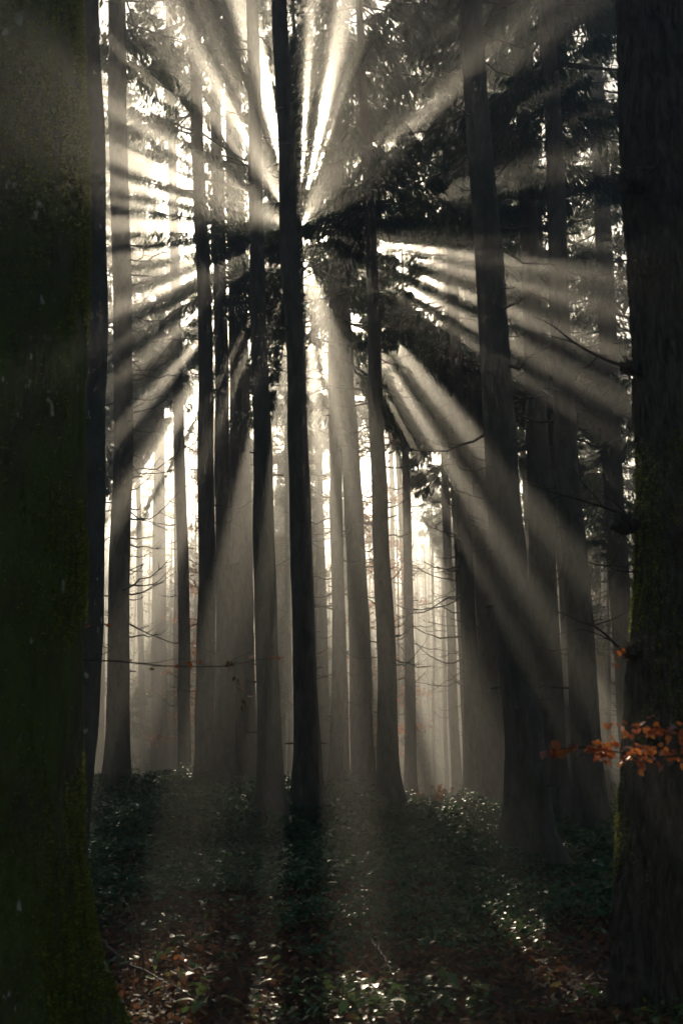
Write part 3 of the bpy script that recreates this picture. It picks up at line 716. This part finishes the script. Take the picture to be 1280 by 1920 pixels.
# burrs: lumpy swellings with tangles of small twigs
def burr(x, y, r, Yd, rr, n=60, squash=.7):
    c = at(x, y, Yd); b = MB()
    th, ph = np.meshgrid(np.linspace(0, 2 * math.pi, 25)[:-1], np.linspace(.05, math.pi - .05, 14))
    dx, dy, dz = np.sin(ph) * np.cos(th), np.sin(ph) * np.sin(th), np.cos(ph)
    rad = r * (.6 + .8 * fbm(dx * 3 + x, dy * 3, dz * 3, 3, 3))
    V = np.stack([c[0] + rad * dx, c[1] + rad * dy, c[2] + rad * dz * squash], -1); I = np.arange(V[..., 0].size).reshape(dx.shape); J = np.roll(I, -1, 1)
    b.add(V.reshape(-1, 3), [np.stack([I[:-1], I[1:], J[1:], J[:-1]], -1).reshape(-1, 4)])
    for q in range(n):
        dd = rr.normal(size=3); dd[1] = -abs(dd[1]); dd /= np.linalg.norm(dd); l = r * rr.uniform(.5, 1.1)
        b.add(*tube(np.array([c + dd * r * .6, c + dd * (r * .8 + l * .4) + rr.normal(size=3) * .01, c + dd * (r * .7 + l) + rr.normal(size=3) * .02]), [.005, .004, .0015], 3))
    return b
for g in [(1172, 985, .10, 9.85), (1180, 690, .08, 9.85), (1185, 1225, .06, 9.85), (1200, 340, .16, 9.75), (1215, 505, .09, 9.66), (1270, 1005, .07, 9.6)]:
    burr(*g, rr).build('burr', M['rough_bark'], rootR, True, baseR)
b = MB()
for q in range(70):      # band of stubby twigs round the old wound
    x_ = rr.uniform(1160, 1290); p = at(x_, 300 + rr.normal() * 22, 9.66 + .25 * abs(x_ - 1277) / 120); dd = rr.normal(size=3) * .07; dd[1] = -abs(dd[1]) - .02
    b.add(*tube(np.array([p, p + dd * .6, p + dd + rr.normal(size=3) * .02]), [.007, .004, .0015], 3))
b.build('twig_ring', M['twig'], rootR, True, baseR)
# few leaves on the oak's lower burr
lv = MB(); lv.add(*leaf_cluster(np.array([at(1160, 1222, 9.8), at(1166, 1235, 9.8), at(1158, 1245, 9.8)]), 14, rr, (.035, .06), .4, .03)); lv.build('leaves', M['autumn_leaf'], rootR, False, baseR)

# small orange sapling in the bright gap, bare sapling and fallen twigs in front
rr = np.random.default_rng(44)
def sapling(x, y, h, lean, label, nleaf, mat, name='sapling', L=(.06, .1), r=.008, bends=None, Yd=None):
    g = ground_at(x, y) if Yd is None else np.array([at(x, y, Yd)[0], Yd, float(terr(at(x, y, Yd)[0], Yd))]); root = empty(name, g, label, 'sapling')
    s = np.linspace(0, 1, 14); wob = np.cumsum(rr.normal(size=(14, 3)) * .012 * h, 0); wob[:, 2] = 0
    P = g + np.stack([lean * s ** 1.5, 0 * s, h * s], -1) + wob - np.array([0, 0, .03]) * (1 - s)[:, None]
    if bends is not None: P[:, 0] += np.interp(s, *bends)
    b = MB(); b.add(*tube(P, np.linspace(r, r * .25, 14), 6)); tips = [P[6:]]
    for q in range(9):
        i = rr.integers(3, 13); dd = np.array([rr.normal() * .3, rr.normal() * .25, .22 * rr.random()]) * h; Q = P[i] + dd * np.linspace(0, 1, 5)[:, None]; b.add(*tube(Q, np.linspace(r * .4, r * .15, 5), 4)); tips.append(Q)
    b.build('stem', M['twig'], root, True, g)
    if nleaf:
        lv = MB(); lv.add(*leaf_cluster(np.concatenate(tips), nleaf, rr, L, .3, .04)); lv.build('leaves', mat, root, False, g)
    return root
sapling(820, 1500, .75, .05, 'little sapling with glowing orange leaves in the brightest gap', 60, M['autumn_leaf'], L=(.07, .11), Yd=31.0)
sapling(265, 1850, .95, -.16, 'bare bent sapling stem beside the mossy root', 0, None, r=.011)
sapling(375, 1790, .22, .03, 'tiny rust-leaved seedling in the sunny litter', 16, M['litter'], L=(.04, .06), r=.004)
sapling(330, 1815, .16, .0, 'tiny seedling with two round orange leaves', 5, M['autumn_leaf'], L=(.06, .075), r=.003)
def stick(K, r0, label, name='fallen_twig', lift=.03):
    P = []
    for (x_, y_, up_) in K:
        g = ground_at(x_, y_); P.append(g + np.array([0, 0, up_ + lift]))
    Q = smooth_path(P, 26); Q += rr.normal(size=Q.shape) * .006; b = MB(); b.add(*tube(Q, np.linspace(r0, r0 * .4, 26), 7))
    for q in range(3):
        i = rr.integers(8, 24); dd = rr.normal(size=3) * .08; dd[2] = abs(dd[2]); b.add(*tube(np.array([Q[i], Q[i] + dd * .5, Q[i] + dd]), [r0 * .4, r0 * .3, r0 * .15], 4))
    loc = np.array(P[0]); o = b.build(name, M['twig'], None, True, loc); return tag(o, label, 'twig')
stick([(745, 1872, .1), (770, 1882, .12), (800, 1885, .1), (840, 1884, .08), (866, 1898, .05)], .014, 'crooked stick lying among sunlit herbs in front')
stick([(195, 1790, .08), (235, 1835, .1), (300, 1862, .08), (350, 1885, .05), (400, 1905, .03)], .010, 'thin dark twig arching from the mossy root over litter')
stick([(1120, 1845, .03), (1160, 1872, .05), (1215, 1905, .04), (1240, 1918, .02)], .010, 'brown twig at the foot of the burred oak')
stick([(680, 1770, .1), (715, 1830, .16), (745, 1875, .1)], .006, 'very thin twig slanting down to the crooked stick')

# sunlit broad-leaved plants in front
def plant(x, y, nleaf, L, label, seed):
    rr = np.random.default_rng(seed); g = ground_at(x, y); root = empty('broadleaf_plant', g, label, 'plant')
    b = MB(); lv = MB()
    for q in range(nleaf):
        a = rr.random() * 6.283; l = rr.uniform(.06, .2); o = np.array([math.cos(a) * l, math.sin(a) * l, rr.uniform(.08, .2)])
        s = np.linspace(0, 1, 5)[:, None]; Q = g + o * s + np.array([0, 0, .04]) * s * (1 - s); b.add(*tube(Q, np.linspace(.003, .0015, 5), 4))
        ll = L * rr.uniform(.9, 1.6)
        lv.add(*leaves(Q[-1:], rr.normal(size=(1, 3)) * .28 + np.array([[0, 0, 1.]]), np.array([[math.cos(a), math.sin(a), .05]]), np.array([ll]), np.array([ll * .5]), np.array([rr.uniform(.1, .45)]), .1))
    b.build('stems', M['twig'], root, True, g); lv.build('leaves', M['herb'], root, False, g)
for i, (x_, y_, n_, L_, lb) in enumerate([
    (400, 1905, 7, .13, 'broad-leaved plant with pale shining leaves in the lower left litter'),
    (470, 1790, 6, .11, 'green plant with a flat sunlit leaf pair above the litter'),
    (700, 1895, 12, .10, 'sunlit herb clump left of the crooked stick'),
    (820, 1868, 11, .11, 'sunlit herb clump with white-shining leaves above the crooked stick'),
    (800, 1910, 10, .12, 'broad-leaved clump just below the crooked stick'),
    (660, 1905, 9, .11, 'broad-leaved clump at the lower edge, leftmost of the bright clumps'),
    (560, 1860, 8, .08, 'small dim herb clump in the middle of the front litter'),
    (960, 1745, 9, .07, 'small sunlit herb clump halfway to the stout spruce'),
    (1015, 1800, 9, .07, 'sunlit clump in the litter left of the oak foot'),
    (330, 1880, 9, .10, 'low herb clump among rust leaves right of the mossy root'),
    (880, 1885, 9, .11, 'herb clump at the right end of the crooked stick'),
    (1100, 1895, 8, .10, 'dim green plant at the foot of the burred oak'),
    (610, 1870, 8, .10, 'dim broad-leaved plant left of the sunlit herb clumps'),
]): plant(x_, y_, n_, L_, lb, 300 + i)

# ------------------------------------------------------------------ young broadleaved trees glowing in the gaps, and the far wood
def young_tree(px, d, H, n, label, mat, cb=1.5, R=1.6, seed=0):
    rr = np.random.default_rng(500 + seed)
    x0 = float(at(px, 1450, d)[0]); g = np.array([x0, d, float(terr(x0, d))]); root = empty('young_beech', g, label, 'young tree')
    s = np.linspace(0, 1, 14); P = g + np.stack([.25 * np.sin(s * 3 + seed), 0 * s, H * s - .1 * (1 - s)], -1)
    b = MB(); b.add(*tube(P, np.linspace(.055, .01, 14), 6)); pts = []
    for q in range(40):
        z = rr.uniform(cb / H, .97); p = np.array([np.interp(z, s, P[:, i]) for i in range(3)]); a = rr.random() * 6.283
        L = R * (1.1 - z) * rr.uniform(.5, 1.2); t_ = np.linspace(0, 1, 6)[:, None]
        Q = p + np.array([math.cos(a), math.sin(a), .35]) * L * t_ + np.array([0, 0, -.25]) * L * t_ ** 2; b.add(*tube(Q, np.linspace(.016, .004, 6), 4)); pts.append(Q[1:])
    b.build('trunk', M['twig'], root, True, g)
    T = np.concatenate(pts); lv = MB(); lv.add(*leaf_cluster(T, n, rr, (.07, .13), .3, .22)); lv.build('crown', M[mat], root, False, g)
M['gold_leaf'] = leafmat('gold_leaf', [(0, (.08, .09, .02)), (.5, (.14, .13, .025)), (.9, (.2, .13, .03)), (1, (.3, .1, .03))], .5, .45)
for i, a in enumerate([
    (362, 52, 15, 3500, 'young beech with scattered orange leaves between the slim dark spruce and the straight one', 'autumn_leaf'),
    (690, 50, 15, 3000, 'young beech with orange leaves between the two leaning spruces', 'autumn_leaf'),
    (1118, 50, 10, 2200, 'young yellow-green beech left of the burred oak', 'gold_leaf'),
    (525, 56, 18, 5000, 'young leafy tree in the slit left of the blackest trunk', 'gold_leaf'),
    (606, 58, 19, 6000, 'young leafy tree in the gap right of the blackest trunk', 'gold_leaf'),
    (205, 50, 8, 1200, 'young leafy tree in the sliver beside the grey beech', 'gold_leaf'),
    (745, 55, 17, 3500, 'young orange-leaved tree in the slit left of the slender black spruce', 'autumn_leaf'),
    (287, 70, 22, 6000, 'tall golden leafy tree filling the top of the left bright gap', 'gold_leaf', 9, 4.2),
    (788, 76, 21, 4500, 'tall golden leafy tree filling the top of the brightest gap', 'gold_leaf', 11, 4.2),
]): young_tree(*a[:5], a[5], *a[6:], seed=i)
rr = np.random.default_rng(66)
Vs, Ts, Qs, k = [], [], [], 0
wood = MB(); fol = []
for q in range(760):
    y = rr.uniform(80, 165); x = rr.uniform(-.31, .31) * y; z0 = float(terr(x, y)); h = rr.uniform(17, 22) + (y - 80) * .10 * (1 if rr.random() < .7 else .6)
    s = np.linspace(0, 1, 6); P = np.stack([x + rr.normal() * .3 * s, y + 0 * s, z0 - .2 + (h + .2) * s], -1); wood.add(*tube(P, np.linspace(rr.uniform(.10, .22), .03, 6), 6))
    m_ = 420; zz = rr.random(m_) ** .8; rad = 2.2 * (1.05 - zz) * np.sqrt(rr.random(m_)) + .1; a = rr.random(m_) * 6.283
    fol.append(np.stack([x + rad * np.cos(a), y + rad * np.sin(a), z0 + .3 + (h - .3) * zz], -1))
P = np.concatenate(fol); P = P[~is_open(*uv(P))]; n = len(P); D = rr.normal(size=(n, 3)) * .5 + np.array([0, 0, -.7]); D /= np.linalg.norm(D, axis=1)[:, None]
W = np.cross(D, rr.normal(size=(n, 3))); W /= np.linalg.norm(W, axis=1)[:, None]; l = rr.uniform(.3, .7, n)[:, None]
V = np.stack([P, P + D * l * .45 + W * l * .3, P + D * l, P + D * l * .5 - W * l * .3], 1).reshape(-1, 3)
wood.add(V, [np.arange(4 * n).reshape(n, 4)])
o = wood.build('far_woods', M['needles'], None, False); tag(o, 'far wood edge fading into the mist beyond the trunks', 'woods', kind='stuff')

# ------------------------------------------------------------------ woods behind the viewpoint (they shade this side of the trunks)
rr = np.random.default_rng(55)
Vs, Fs, k = [], [], 0
n = 3500
a = rr.random(n) * 6.283
x = rr.uniform(-34, 34, n); y = rr.uniform(-34, 14, n); ok = (np.abs(x) > .30 * np.clip(y, 0, 99) + 5) | (y < -9); x, y = x[ok], y[ok]; n = len(x)
z = rr.uniform(5, 26, n)
P = np.stack([x, y, z], -1); D = rr.normal(size=(n, 3)) * .5 + np.array([0, 0, -.7]); D /= np.linalg.norm(D, axis=1)[:, None]
W = np.cross(D, rr.normal(size=(n, 3))); W /= np.linalg.norm(W, axis=1)[:, None]; l = rr.uniform(.7, 1.5, n)[:, None]
V = np.stack([P, P + D * l * .45 + W * l * .3, P + D * l, P + D * l * .5 - W * l * .3], 1).reshape(-1, 3)
wm = MB(); wm.add(V, [np.arange(4 * n).reshape(n, 4)])
for q in range(60):
    x_, y_ = rr.uniform(-34, 34), rr.uniform(-34, 12)
    if abs(x_) < .30 * max(y_, 0) + 5 and y_ > -9: continue
    z_ = float(terr(x_, y_)); s_ = np.linspace(0, 1, 6); wm.add(*tube(np.stack([x_ + 0 * s_, y_ + .4 * s_, z_ - .2 + 25 * s_], -1), np.linspace(rr.uniform(.2, .35), .05, 6), 10))
for px, d in ((1345, 33), (1430, 40), (1385, 52), (1540, 37), (1480, 56), (1620, 48), (1700, 58), (-90, 40), (-190, 33), (-150, 55), (-300, 46), (-420, 52)):
    P_, R_ = trunk_path([(px, 1490, .36 * FPX / d), (px, 1100, .3 * FPX / d), (px, 700, .24 * FPX / d)], d, 30)
    V_, F_, ax_, zs_, _r = trunk_mesh(P_, R_, 12, .6, .06, .7, px % 17); wm.add(V_, F_)
    V_, F_, tb_ = crown_sprays(ax_, zs_, 9 + (px % 5), 30, 3.4, 9000, rr, 1.35, False); wm.add(V_, [F_]); wm.add(np.concatenate(tb_.V), tb_.F)
o = wm.build('surrounding_woods', M['needles'], None, False); tag(o, 'mass of foliage of the woods around and behind the viewpoint', 'woods', kind='stuff')

# ------------------------------------------------------------------ haze
hx, hy0, hy1, hz0, hz1 = 142., -62., 172., -2.5, 40.5
V = [(sx * hx, yy, zz) for zz in (hz0, hz1) for yy in (hy0, hy1) for sx in (-1, 1)]
m = bpy.data.materials.new('haze'); m.use_nodes = True; t = m.node_tree; t.nodes.clear()
out = t.nodes.new('ShaderNodeOutputMaterial'); pv = t.nodes.new('ShaderNodeVolumePrincipled')
pv.inputs['Color'].default_value = (.93, .93, .92, 1); pv.inputs['Density'].default_value = HAZE_DENSITY; pv.inputs['Anisotropy'].default_value = HAZE_G
t.links.new(pv.outputs[0], out.inputs['Volume'])
try: m.cycles.homogeneous_volume = True
except Exception: pass
o = mesh('haze', V, [[(0, 2, 3, 1), (4, 5, 7, 6), (0, 1, 5, 4), (2, 6, 7, 3), (0, 4, 6, 2), (1, 3, 7, 5)]], m)
tag(o, 'morning mist hanging through the whole wood', 'mist', kind='stuff')
